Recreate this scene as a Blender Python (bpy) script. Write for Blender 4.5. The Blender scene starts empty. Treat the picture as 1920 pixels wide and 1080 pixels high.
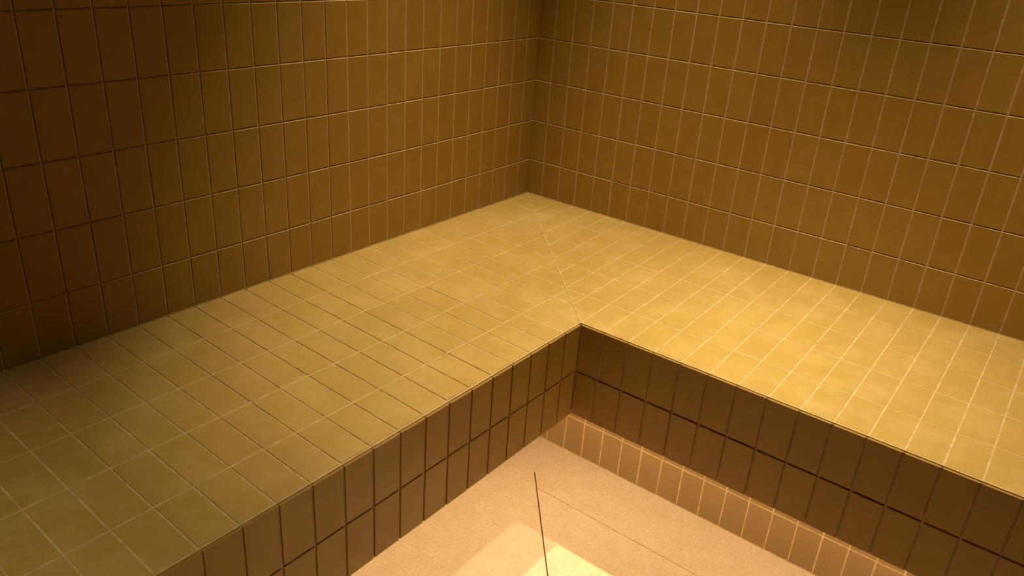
import bpy, bmesh, math, random
from mathutils import Vector, Euler
random.seed(7)
S = 0.05            # one tile pitch is 5 cm; layout below is written in tile pitches
FZ = -9.65          # floor level below the bench top, in pitches
RX, RY, CZ = 56.0, 46.0, 38.0   # room extent along the left wall, along the right wall, ceiling above bench top
scene = bpy.context.scene
C = scene.collection

def P(x, y, z):     # layout pitches -> metres, floor at z = 0
    return Vector((x*S, y*S, (z-FZ)*S))

# ------------------------------------------------------------------ camera
cam_data = bpy.data.cameras.new('camera')
cam = bpy.data.objects.new('camera', cam_data); C.objects.link(cam)
cam.location = P(31.8874, 22.7386, 12.5343)
cam.rotation_euler = Euler((1.1377490, -0.0662856, 2.2319233), 'XYZ')
cam_data.sensor_width = 36.0
cam_data.lens = 1474.7645/1920*36.0
cam_data.clip_start = 0.01
scene.camera = cam

# ------------------------------------------------------------------ world, exposure
w = bpy.data.worlds.new('world'); scene.world = w; w.use_nodes = True
w.node_tree.nodes['Background'].inputs[0].default_value = (0.9, 0.6, 0.3, 1)
w.node_tree.nodes['Background'].inputs[1].default_value = 0.02
vs = scene.view_settings
vs.view_transform = 'Standard'; vs.look = 'None'; vs.gamma = 1.0; vs.use_curve_mapping = False
vs.exposure = 0.0

# ------------------------------------------------------------------ ceiling spot light values
WARM = (1.0, 0.78, 0.47)
LAMPS = [   # x, y (pitches), watts, cone degrees, blend, aim offset x, y
    (9.27, 9.27, 168.0, 50, 1.0, -0.6, -1.0),
    (9.27, 22.6, 150.0, 58, 1.0, 0.0, 2.4),
    (28.5, 20.5, 56.0, 38, 1.0, -1.5, -8.5),  # added fill lamp, brightens the left wing's seat and front
]
LED_POWER = 30.5

# ------------------------------------------------------------------ materials
def new_mat(name):
    m = bpy.data.materials.new(name); m.use_nodes = True
    nt = m.node_tree; return m, nt, nt.nodes['Principled BSDF']
def noise(nt, scale, detail=3, rough=0.5, coord='Object', vec=None):
    n = nt.nodes.new('ShaderNodeTexNoise'); n.inputs['Scale'].default_value = scale
    n.inputs['Detail'].default_value = detail; n.inputs['Roughness'].default_value = rough
    tc = nt.nodes.new('ShaderNodeTexCoord'); nt.links.new(tc.outputs[coord], n.inputs['Vector'])
    return n
def ramp(nt, src, stops):
    r = nt.nodes.new('ShaderNodeValToRGB'); e = r.color_ramp.elements
    e[0].position, e[0].color = stops[0][0], (*stops[0][1], 1)
    e[1].position, e[1].color = stops[-1][0], (*stops[-1][1], 1)
    for p, c in stops[1:-1]:
        k = e.new(p); k.color = (*c, 1)
    nt.links.new(src, r.inputs[0]); return r
def mix(nt, fac, a, b, mode='MIX'):
    m = nt.nodes.new('ShaderNodeMix'); m.data_type = 'RGBA'; m.blend_type = mode
    if isinstance(fac, float): m.inputs[0].default_value = fac
    else: nt.links.new(fac, m.inputs[0])
    for s, i in ((a, 6), (b, 7)):
        if isinstance(s, tuple): m.inputs[i].default_value = (*s, 1)
        else: nt.links.new(s, m.inputs[i])
    return m.outputs[2]
def bump(nt, src, strength, dist, bs):
    b = nt.nodes.new('ShaderNodeBump'); b.inputs['Strength'].default_value = strength
    b.inputs['Distance'].default_value = dist
    nt.links.new(src, b.inputs['Height']); nt.links.new(b.outputs[0], bs.inputs['Normal'])

def tile_material(name, wear, tint=0.0, tint_col=(0.68, 0.495, 0.165)):
    m, nt, bs = new_mat(name)
    geo = nt.nodes.new('ShaderNodeNewGeometry')
    tone = ramp(nt, geo.outputs['Random Per Island'],
                [(0.0, (0.325, 0.192, 0.034)), (0.5, (0.335, 0.202, 0.037)), (1.0, (0.330, 0.206, 0.034))])
    n1 = noise(nt, 22, 4, 0.6)
    cloud = ramp(nt, n1.outputs[0], [(0.3, (0.93, 0.93, 0.93)), (0.7, (1.06, 1.06, 1.06))])
    col = mix(nt, 1.0, tone.outputs[0], cloud.outputs[0], 'MULTIPLY')
    if wear > 0:            # chalky residue left on the seat by water
        n2 = noise(nt, 13, 7, 0.7)
        f = ramp(nt, n2.outputs[0], [(0.46, (0, 0, 0)), (0.66, (wear, wear, wear))])
        col = mix(nt, f.outputs[0], col, (0.56, 0.40, 0.17))
        n3 = noise(nt, 160, 2, 0.5)
        g = ramp(nt, n3.outputs[0], [(0.72, (0, 0, 0)), (0.80, (0.25, 0.25, 0.25))])
        col = mix(nt, g.outputs[0], col, (0.55, 0.38, 0.2))
    if tint > 0: col = mix(nt, tint, col, tint_col)     # even tint; on the seat, bright top light put into its colour
    nt.links.new(col, bs.inputs['Base Color'])
    n4 = noise(nt, 14, 3)
    r = ramp(nt, n4.outputs[0], [(0.3, (0.42, 0.42, 0.42)), (0.7, (0.54, 0.54, 0.54))])
    nt.links.new(r.outputs[0], bs.inputs['Roughness'])
    bs.inputs['IOR'].default_value = 1.45
    n5 = noise(nt, 60, 3, 0.6)
    bump(nt, n5.outputs[0], 0.25, 0.0006, bs)
    return m
M_TILE = tile_material('olive_glazed_tile', 0.0)
M_SEAT = tile_material('olive_glazed_seat_tile', 0.55, 0.45)  # same tile as the walls, its tint stands in for stronger light

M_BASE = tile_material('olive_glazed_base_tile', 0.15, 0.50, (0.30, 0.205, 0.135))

m, nt, bs = new_mat('pale_seat_grout'); M_SGROUT = m  # grout paled to go with the light put into the seat tiles
n = noise(nt, 60, 4, 0.7)
r = ramp(nt, n.outputs[0], [(0.3, (0.48, 0.345, 0.15)), (0.7, (0.74, 0.57, 0.29))])
nt.links.new(r.outputs[0], bs.inputs['Base Color']); bs.inputs['Roughness'].default_value = 0.85
n = noise(nt, 500, 3, 0.6); bump(nt, n.outputs[0], 0.5, 0.0006, bs)

m, nt, bs = new_mat('beige_grout'); M_GROUT = m
n = noise(nt, 90, 4, 0.7)
r = ramp(nt, n.outputs[0], [(0.3, (0.40, 0.26, 0.135)), (0.7, (0.60, 0.42, 0.235))])
nt.links.new(r.outputs[0], bs.inputs['Base Color']); bs.inputs['Roughness'].default_value = 0.85
n = noise(nt, 500, 3, 0.6); bump(nt, n.outputs[0], 0.5, 0.0006, bs)

m, nt, bs = new_mat('beige_speckled_stone'); M_STONE = m
n1 = noise(nt, 170, 4, 0.75); n2 = noise(nt, 26, 5, 0.65)
a = ramp(nt, n1.outputs[0], [(0.25, (0.36, 0.25, 0.145)), (0.42, (0.60, 0.47, 0.325)), (0.60, (0.66, 0.53, 0.38)), (0.78, (0.80, 0.66, 0.47))])
b = ramp(nt, n2.outputs[0], [(0.3, (0.92, 0.91, 0.90)), (0.7, (1.05, 1.05, 1.05))])
nt.links.new(mix(nt, 1.0, a.outputs[0], b.outputs[0], 'MULTIPLY'), bs.inputs['Base Color'])
bs.inputs['Roughness'].default_value = 0.6
bump(nt, n1.outputs[0], 0.15, 0.0004, bs)

m, nt, bs = new_mat('dark_joint'); M_JOINT = m
n = noise(nt, 40, 3)
r = ramp(nt, n.outputs[0], [(0.35, (0.08, 0.035, 0.01)), (0.7, (0.16, 0.08, 0.03))])
nt.links.new(r.outputs[0], bs.inputs['Base Color']); bs.inputs['Roughness'].default_value = 0.9

m, nt, bs = new_mat('warm_plaster'); M_PLASTER = m
n = noise(nt, 30, 4)
r = ramp(nt, n.outputs[0], [(0.3, (0.10, 0.065, 0.03)), (0.7, (0.12, 0.08, 0.035))])
nt.links.new(r.outputs[0], bs.inputs['Base Color']); bs.inputs['Roughness'].default_value = 0.9

m, nt, bs = new_mat('brushed_brass'); M_BRASS = m
n = noise(nt, 80, 2)
r = ramp(nt, n.outputs[0], [(0.3, (0.45, 0.30, 0.12)), (0.7, (0.55, 0.38, 0.17))])
nt.links.new(r.outputs[0], bs.inputs['Base Color']); bs.inputs['Metallic'].default_value = 1; bs.inputs['Roughness'].default_value = 0.4

def glow_mat(name, col, strength):
    m, nt, bs = new_mat(name)
    bs.inputs['Base Color'].default_value = (0.8, 0.7, 0.5, 1)
    bs.inputs['Emission Color'].default_value = (*col, 1); bs.inputs['Emission Strength'].default_value = strength
    return m
M_LED = glow_mat('warm_led_diffuser', (1.0, 0.76, 0.43), LED_POWER)
M_LENS = glow_mat('downlight_lens', WARM, 12.0)

# ------------------------------------------------------------------ polygon tools (2D)
def area(p): return 0.5*sum(p[i][0]*p[(i+1)%len(p)][1]-p[(i+1)%len(p)][0]*p[i][1] for i in range(len(p)))
def clip(poly, a, b, c):            # keep a*x + b*y <= c
    out = []
    for i in range(len(poly)):
        p, q = poly[i], poly[(i+1) % len(poly)]
        dp, dq = a*p[0]+b*p[1]-c, a*q[0]+b*q[1]-c
        if dp <= 0: out.append(p)
        if (dp < 0 < dq) or (dq < 0 < dp):
            t = dp/(dp-dq); out.append((p[0]+t*(q[0]-p[0]), p[1]+t*(q[1]-p[1])))
    return out
def cleaned(poly, eps=0.004):
    out = []
    for p in poly:
        if not out or math.hypot(p[0]-out[-1][0], p[1]-out[-1][1]) > eps: out.append(p)
    if len(out) > 2 and math.hypot(out[0][0]-out[-1][0], out[0][1]-out[-1][1]) <= eps: out.pop()
    return out
def inset(poly, d):                 # poly counter-clockwise, convex
    out = poly
    for i in range(len(poly)):
        p, q = poly[i], poly[(i+1) % len(poly)]
        ex, ey = q[0]-p[0], q[1]-p[1]; L = math.hypot(ex, ey)
        if L < 1e-6: continue
        nx, ny = ey/L, -ex/L        # outward normal
        out = clip(out, nx, ny, nx*p[0]+ny*p[1]-d)
        if len(out) < 3: return []
    return out

def add_tile(bm, poly, to3d, h=0.03, grout=0.05, bev=0.012, mat=0, jit=0.0, lip=0.0, depth=0.0):
    """one bevelled tile: poly in the surface's 2D frame; to3d(u, v, n) maps to metres"""
    if area(poly) < 0: poly = poly[::-1]
    poly = cleaned(poly)
    if len(poly) < 3 or area(poly) < 0.01: return
    if jit: poly = [(x+random.uniform(-jit, jit), y+random.uniform(-jit, jit)) for x, y in poly]
    outer = cleaned(inset(poly, grout/2), 0.002)
    if len(outer) < 3 or area(outer) < 0.006: return
    cx = sum(p[0] for p in outer)/len(outer); cy = sum(p[1] for p in outer)/len(outer)
    tx, ty, tz = (random.uniform(-lip, lip) for _ in range(3))
    H = lambda p, n: h + n + tz + tx*(p[0]-cx) + ty*(p[1]-cy)
    def shrink(d):
        out = []
        n = len(outer)
        for i in range(n):          # offset each corner along its bisector
            a, b, c = outer[i-1], outer[i], outer[(i+1) % n]
            e1 = (b[0]-a[0], b[1]-a[1]); e2 = (c[0]-b[0], c[1]-b[1])
            l1 = math.hypot(*e1); l2 = math.hypot(*e2)
            n1 = (-e1[1]/l1, e1[0]/l1); n2 = (-e2[1]/l2, e2[0]/l2)
            bx, by = n1[0]+n2[0], n1[1]+n2[1]; s = max(0.35, (bx*bx+by*by)/2)
            out.append((b[0]+bx*d/s, b[1]+by*d/s))
        return out
    rings = [[(p[0], p[1], -depth) for p in outer],
             [(p[0], p[1], H(p, -bev)) for p in outer],
             [(p[0], p[1], H(p, -bev*0.3)) for p in shrink(bev*0.3)],
             [(p[0], p[1], H(p, 0)) for p in shrink(bev)]]
    vr = [[bm.verts.new(to3d(*q)) for q in r] for r in rings]
    k = len(outer)
    for a, b in zip(vr, vr[1:]):
        for i in range(k):
            f = bm.faces.new((a[i], a[(i+1) % k], b[(i+1) % k], b[i])); f.material_index = mat
    f = bm.faces.new(vr[-1]); f.material_index = mat

def add_box(bm, lo, hi, mat=0):     # in pitches
    x0, y0, z0 = lo; x1, y1, z1 = hi
    v = [bm.verts.new(P(x, y, z)) for x, y, z in
         ((x0,y0,z0),(x1,y0,z0),(x1,y1,z0),(x0,y1,z0),(x0,y0,z1),(x1,y0,z1),(x1,y1,z1),(x0,y1,z1))]
    for q in ((0,3,2,1),(4,5,6,7),(0,1,5,4),(1,2,6,5),(2,3,7,6),(3,0,4,7)):
        f = bm.faces.new([v[i] for i in q]); f.material_index = mat
def add_prism(bm, pts, z0, z1, mat=0):   # pts counter-clockwise in plan
    lo = [bm.verts.new(P(x, y, z0)) for x, y in pts]; hi = [bm.verts.new(P(x, y, z1)) for x, y in pts]
    k = len(pts)
    for i in range(k):
        f = bm.faces.new((lo[i], lo[(i+1) % k], hi[(i+1) % k], hi[i])); f.material_index = mat
    f = bm.faces.new(hi); f.material_index = mat
    f = bm.faces.new(lo[::-1]); f.material_index = mat

def obj(name, bm, mats, parent=None, recalc=True):
    if recalc: bmesh.ops.recalc_face_normals(bm, faces=bm.faces)
    me = bpy.data.meshes.new(name); bm.to_mesh(me); bm.free()
    for mm in mats: me.materials.append(mm)
    o = bpy.data.objects.new(name, me); C.objects.link(o)
    if parent: o.parent = parent
    return o
def struct(o, label=None, cat=None):
    o['kind'] = 'structure'
    if label: o['label'] = label
    if cat: o['category'] = cat
    return o

# ------------------------------------------------------------------ walls
GR = 0.062
ROW0, ROWH = 1.785, 1.984
def rows(z0, z1):
    zs = [z0]; z = ROW0 - ROWH*math.ceil((ROW0-z0)/ROWH)
    while z < z1 - 0.2:
        if z > z0 + 0.2: zs.append(z)
        z += ROWH
    zs.append(z1); return zs
def wall(name, length, off, to3d, box, zlo=0.0):
    bm = bmesh.new()
    us = [-0.02] + [k+off for k in range(1, int(length)) if k+off < length-0.3] + [length]
    zs = rows(zlo, CZ)
    for a, b in zip(us, us[1:]):
        for c, d in zip(zs, zs[1:]):
            add_tile(bm, [(a, c), (b, c), (b, d), (a, d)], to3d, h=0.0, grout=GR, bev=0.010, jit=0.006, lip=0.003, depth=0.045)
    add_box(bm, *box, mat=1)
    # upright joints are filled nearly flush; level joints are filled on their lower half only
    def strip(a, c, b, d, n0, n1):
        v = [bm.verts.new(to3d(u, w_, n)) for n in (n0, n1) for u, w_ in ((a, c), (b, c), (b, d), (a, d))]
        for q in ((0,3,2,1),(4,5,6,7),(0,1,5,4),(1,2,6,5),(2,3,7,6),(3,0,4,7)):
            bm.faces.new([v[i] for i in q]).material_index = 1
    for i, u in enumerate(us[1:-1], 1):
        strip(u-(0.034 if i < 13 or name != 'wall_left' else 0.010), zlo+0.03, u+0.034, CZ-0.03, -G-0.002, -0.012)
    for v in zs[1:-1]:          # sloping fillet on each course's top edge; pale colour paints its lit line
        pr = ((v-0.014, -G-0.002), (v-0.010, -0.020), (v-0.036, 0.004), (v-0.036, -G-0.002))
        for a, b in zip(us, us[1:]):
            r0 = [bm.verts.new(to3d(a+0.028, q, n)) for q, n in pr]; r1 = [bm.verts.new(to3d(b-0.028, q, n)) for q, n in pr]
            for i in range(4):
                bm.faces.new((r0[i], r0[(i+1) % 4], r1[(i+1) % 4], r1[i])).material_index = 2
            bm.faces.new(r0[::-1]).material_index = 1; bm.faces.new(r1).material_index = 1
    return obj(name, bm, [M_TILE, M_GROUT, M_SGROUT])
G = 0.050   # grout lies this far behind the tile faces
# the walls behind the bench start at bench level; their backing reaches the floor
struct(wall('wall_left', RX, -0.033, lambda u, v, n: P(u, n, v), ((-2, -2, FZ-0.6), (RX+2, -G, CZ+0.5))),
       'olive brown tiled wall on the left side above the bench', 'wall')
struct(wall('wall_right', RY, -0.122, lambda u, v, n: P(n, u, v), ((-2, -G, FZ-0.6), (-G, RY+2, CZ+0.5))),
       'olive brown tiled wall on the right side above the bench', 'wall')
struct(wall('wall_front', RX, 0.0, lambda u, v, n: P(u, RY-n, v), ((-G, RY+G, FZ-0.6), (RX+2, RY+2, CZ+0.5)), FZ),
       'olive brown tiled wall opposite the left wall', 'wall')
struct(wall('wall_back', RY, 0.0, lambda u, v, n: P(RX-n, u, v), ((RX+G, -G, FZ-0.6), (RX+2, RY+G, CZ+0.5)), FZ),
       'olive brown tiled wall behind the camera', 'wall')

# ceiling: plaster slab
bm = bmesh.new(); add_box(bm, (-G, -G, CZ), (RX+G, RY+G, CZ+0.5))
struct(obj('ceiling', bm, [M_PLASTER]), 'plain dark brown ceiling', 'ceiling')

# ------------------------------------------------------------------ floor: large stone slabs cut along a diagonal fall line
KX, KY = 5.5, 5.3            # planes of the recessed bench base
bm = bmesh.new()
add_box(bm, (-2, -2, FZ-0.6), (RX+2, RY+2, FZ-0.06), mat=1)
to_floor = lambda u, v, n: P(u, v, FZ+n)
A, B = (6.88, 6.35), (12.47, 11.21)
dx, dy = B[0]-A[0], B[1]-A[1]; L = math.hypot(dx, dy)
nx, ny = -dy/L, dx/L; c0 = nx*A[0]+ny*A[1]          # nx,ny points to the right-hand (y) side of the cut
full = [(KX-1, KY-1), (RX, KY-1), (RX, RY), (KX-1, RY)]
left = clip(full, nx, ny, c0)
right = clip(full, -nx, -ny, -c0)
near = clip(right, -1, 0, -8.62); far = clip(right, 1, 0, 8.62)
def slab(poly, widths):
    """poly with its own gap per edge, given as a function of the edge"""
    if area(poly) < 0: poly = poly[::-1]
    out = poly
    for i in range(len(poly)):
        p, q = poly[i], poly[(i+1) % len(poly)]
        ex, ey = q[0]-p[0], q[1]-p[1]; l = math.hypot(ex, ey)
        if l < 1e-6: continue
        ax, ay = ey/l, -ex/l
        out = clip(out, ax, ay, ax*p[0]+ay*p[1]-widths(ax, ay))
    add_tile(bm, out, to_floor, h=0.0, grout=0.0, bev=0.006, depth=0.07)
wid = lambda ax, ay: 0.028 if min(abs(ax), abs(ay)) > 0.2 else 0.012
for poly in (left, far):
    slab(poly, wid)
# the inner slab is cut once more, out of frame, so it reads as two slabs of the same run
slab(near, wid)
dxl, dyl = dx/L, dy/L
add_prism(bm, [(A[0]-2*dxl+0.04*nx, A[1]-2*dyl+0.04*ny), (A[0]-2*dxl-0.04*nx, A[1]-2*dyl-0.04*ny), (A[0]+1.25*dxl-0.04*nx, A[1]+1.25*dyl-0.04*ny), (A[0]+1.25*dxl+0.04*nx, A[1]+1.25*dyl+0.04*ny)], FZ-0.065, FZ-0.004, mat=0)   # packed end of the cut
struct(obj('floor', bm, [M_STONE, M_JOINT]), 'beige speckled stone floor with a diagonal cut joint', 'floor')

# ------------------------------------------------------------------ the L-shaped tiled bench
EX, EY = 10.53, 10.27        # front faces: right wing at x = EX, left wing at y = EY
GS = 0.012                   # seat grout depth
GP = 0.055                   # panel grout depth
FT = 0.085                   # thickness of the front tiles
GJ = 0.056
ZB = -3.77                   # bottom of the front panels
bench = bpy.data.objects.new('corner_bench', None); C.objects.link(bench)
bench.location = P(0, 0, FZ)
bench['label'] = 'L-shaped olive tiled corner bench floating above the stone floor on a recessed base'
bench['category'] = 'bench'
def lab(o, t): o['label'] = t; return o

to_top = lambda u, v, n: P(u, v, n)
BX, BY = RX-0.06, RY-0.06    # free ends of the wings, a joint's width from the far walls
# mitre between the wings runs from the wall corner to the inner edge corner
mx, my = EX, EY; ml = math.hypot(mx, my); mnx, mny = -my/ml, mx/ml      # points to the right wing (y) side
SX, SY = EX-FT-0.03, EY-FT-0.03   # front edge of the seat tiles
RL = [0.0, 2.195, 4.245, 6.255, 8.275, SY]
RR = [0.0, 2.18, 4.31, 6.31, 8.41, SX]
lx = lambda k, y: k + 0.02 + 0.027*y + 0.013*(25-k)*(y/EY)
ry = lambda k, x: k - 0.12 + 0.012*x + 0.0015*x*(21-k)
bm = bmesh.new()
for j in range(5):
    y0, y1 = RL[j], RL[j+1]
    for k in range(-2, 58):
        q = [(lx(k, y0), y0), (lx(k+1, y0), y0), (lx(k+1, y1), y1), (lx(k, y1), y1)]
        q = clip(q, mnx, mny, 0.0); 
        if len(q) > 2: q = clip(q, 1, 0, BX)
        if len(q) > 2: q = clip(q, 0, 1, SY)
        if len(q) > 2: add_tile(bm, q, to_top, h=0.0, grout=GJ, bev=0.010, jit=0.006, lip=0.003, depth=0.05)
add_prism(bm, [(0, 0), (BX, 0), (BX, EY-FT), (EX-FT, EY-FT)], -0.5, -0.045, mat=1)
# the long joints are filled nearly flush; the cross joints stay deep except at the corner and the far end
for j in range(1, 6):
    y = RL[j] if j < 5 else EY-FT-0.02
    x0 = y*EX/EY
    add_box(bm, (x0, y-0.035, -0.05), (BX, min(y+0.035, EY-FT), -GS), mat=1)
for k in range(0, 58):
    for j in range(5):
        y0, y1 = RL[j]+0.035, RL[j+1]-0.035
        a0 = lx(k, y0)
        y1 = min(y1, a0*EY/EX)
        a1 = lx(k, y1)
        if y1 > y0+0.1 and a1 < BX-0.1:
            g = 0.03; z1 = -GS if k < 12 or k > 25 else (-0.020 if k < 15 else -0.030)
            add_prism(bm, [(a0-g, y0), (a0+g, y0), (a1+g, y1), (a1-g, y1)], -0.05, z1, mat=1)
ox, oy = -0.034*mnx, -0.034*mny
add_prism(bm, [(0.04, 0), (EX-FT+ox, EY-FT-0.001), (EX-FT-ox, EY-FT-0.001), (0, 0.04)][::1], -0.05, -GS+0.001, mat=1)
add_box(bm, (0.0, 0.001, -0.02), (BX, 0.016, 0.026), mat=1)      # sealing bead along the wall
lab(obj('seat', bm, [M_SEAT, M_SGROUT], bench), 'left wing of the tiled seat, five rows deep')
bm = bmesh.new()
for j in range(5):
    x0, x1 = RR[j], RR[j+1]
    for k in range(-2, 48):
        q = [(x0, ry(k, x0)), (x1, ry(k, x1)), (x1, ry(k+1, x1)), (x0, ry(k+1, x0))]
        q = clip(q, -mnx, -mny, 0.012)
        if len(q) > 2: q = clip(q, 0, 1, BY)
        if len(q) > 2: q = clip(q, 1, 0, SX)
        if len(q) > 2: add_tile(bm, q, to_top, h=0.0, grout=GJ, bev=0.010, jit=0.006, lip=0.003, depth=0.05)
add_prism(bm, [(0, 0), (EX-FT, EY-FT), (EX-FT, BY), (0, BY)], -0.5, -GS, mat=1)
add_box(bm, (0.001, 0.02, -0.02), (0.016, BY, 0.026), mat=1)
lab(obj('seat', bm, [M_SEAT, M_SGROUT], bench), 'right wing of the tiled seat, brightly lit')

def panel(us, zs, to3d, box, label, depth=FT, gap=0.072):
    bm = bmesh.new()
    for a, b in zip(us, us[1:]):
        for c, d in zip(zs, zs[1:]):
            add_tile(bm, [(a, c), (b, c), (b, d), (a, d)], to3d, h=0.0, grout=gap, bev=0.014, jit=0.005, lip=0.003, depth=depth)
    add_box(bm, *box, mat=1)
    return bm
zs = [ZB, -1.915, -0.012]
us = [EX] + [lx(k, EY) for k in range(11, 58) if lx(k, EY) < BX-0.2] + [BX]
bm = panel(us, zs, lambda u, v, n: P(u, EY+n, v), ((EX+0.0, EY-FT-0.5, ZB+0.02), (BX, EY-GP, -0.5)), '')
add_box(bm, (EX, EY-FT-0.01, -0.5), (BX, EY-GP, -0.07), mat=1)
lab(obj('front_panel', bm, [M_TILE, M_GROUT], bench), 'front of the left wing, two rows of upright tiles')
us = [EY] + [ry(k, EX) for k in range(11, 48) if ry(k, EX) < BY-0.2] + [BY]
bm = panel(us, zs, lambda u, v, n: P(EX+n, u, v), ((EX-FT-0.5, EY-FT, ZB+0.02), (EX-GP, BY, -0.5)), '')
add_box(bm, (EX-FT-0.01, EY-FT, -0.5), (EX-GP, BY, -0.07), mat=1)
lab(obj('front_panel', bm, [M_TILE, M_GROUT], bench), 'shaded front of the right wing, two rows of upright tiles')

# soffit under the wings
bm = bmesh.new()
ZS = ZB+0.25
add_prism(bm, [(0, 0), (BX, 0), (BX, EY-0.55), (EX-0.55, EY-0.55)], ZS, -0.51)
add_prism(bm, [(0, 0), (EX-0.55, EY-0.55), (EX-0.55, BY), (0, BY)], ZS, -0.51)
obj('slab_core', bm, [M_GROUT], bench)

# recessed base: one full row of tiles above the floor, more above it up to the soffit
zk = [FZ+0.03, -7.75, -5.86, -3.92, ZS]
ku = [KY] + [20.885+0.982*j for j in range(-15, 28) if KY+0.2 < 20.885+0.982*j < BY-0.2] + [BY]
bm = panel(ku, zk, lambda u, v, n: P(KX+n, u, v), ((0, KY-GS, FZ), (KX-GS, BY, ZS)), '', depth=0.04, gap=GJ)
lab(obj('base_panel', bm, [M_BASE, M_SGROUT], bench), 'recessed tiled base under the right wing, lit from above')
ku = [KX] + [KX+0.985*j for j in range(1, 56) if KX+0.985*j < BX-0.2] + [BX]
bm = panel(ku, zk, lambda u, v, n: P(u, KY+n, v), ((0, 0, FZ), (BX, KY-GS, ZS)), '', depth=0.04, gap=GJ)
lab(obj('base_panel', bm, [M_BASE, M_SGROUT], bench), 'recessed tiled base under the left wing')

# light strips under the soffit, one per wing
bm = bmesh.new(); add_box(bm, (KX+2.3, KY+2.6, ZS-0.12), (KX+2.6, BY-0.3, ZS-0.005))
lab(obj('light_strip', bm, [M_LED], bench), 'warm light strip under the right wing')
bm = bmesh.new(); add_box(bm, (KX+2.3, KY+2.3, ZS-0.12), (BX-0.3, KY+2.6, ZS-0.005))
lab(obj('light_strip', bm, [M_LED], bench), 'warm light strip under the left wing')
for ch in bench.children: ch.matrix_parent_inverse = bench.matrix_world.inverted()
bpy.context.view_layer.update()
for ch in bench.children: ch.matrix_parent_inverse = bench.matrix_world.inverted()

# ------------------------------------------------------------------ ceiling downlights, the last one an added fill
def lathe(bm, prof, seg=40, mat=0, cap=None):
    rings = [[bm.verts.new((r*math.cos(2*math.pi*i/seg), r*math.sin(2*math.pi*i/seg), z)) for i in range(seg)] for r, z in prof]
    for a, b in zip(rings, rings[1:]):
        for i in range(seg):
            bm.faces.new((a[i], a[(i+1) % seg], b[(i+1) % seg], b[i])).material_index = mat
    if cap: bm.faces.new(rings[-1])
where = ['downlight in the ceiling above the inner corner of the bench', 'downlight in the ceiling above the right wing of the bench', 'fill lamp added in the ceiling to brighten the left bench wing']
for i, (x, y, watts, cone, blend, ax, ay) in enumerate(LAMPS):
    t = bpy.data.objects.new('ceiling_downlight', None); C.objects.link(t)
    t.location = P(x, y, CZ)
    t['label'] = 'small round brass ' + where[i]; t['category'] = 'ceiling light'; t['group'] = 'brass downlights in the ceiling'
    bm = bmesh.new()
    lathe(bm, [(0.020, 0.0), (0.036, 0.0), (0.038, -0.002), (0.036, -0.005), (0.024, -0.006), (0.020, -0.002), (0.020, 0.0)])
    o = obj('trim_ring', bm, [M_BRASS], t)
    bm = bmesh.new(); lathe(bm, [(0.0195, -0.0008), (0.012, -0.002), (0.004, -0.0025)], cap=True)
    obj('lens', bm, [M_LENS], t)
    ld = bpy.data.lights.new('spot', 'SPOT'); ld.energy = watts; ld.color = WARM
    ld.spot_size = math.radians(cone); ld.spot_blend = blend; ld.shadow_soft_size = 0.012
    lo = bpy.data.objects.new('lamp', ld); C.objects.link(lo); lo.parent = t
    lo.location = (0, 0, -0.02)
    d = Vector((ax*S, ay*S, -CZ*S))
    lo.rotation_euler = d.to_track_quat('-Z', 'Y').to_euler()
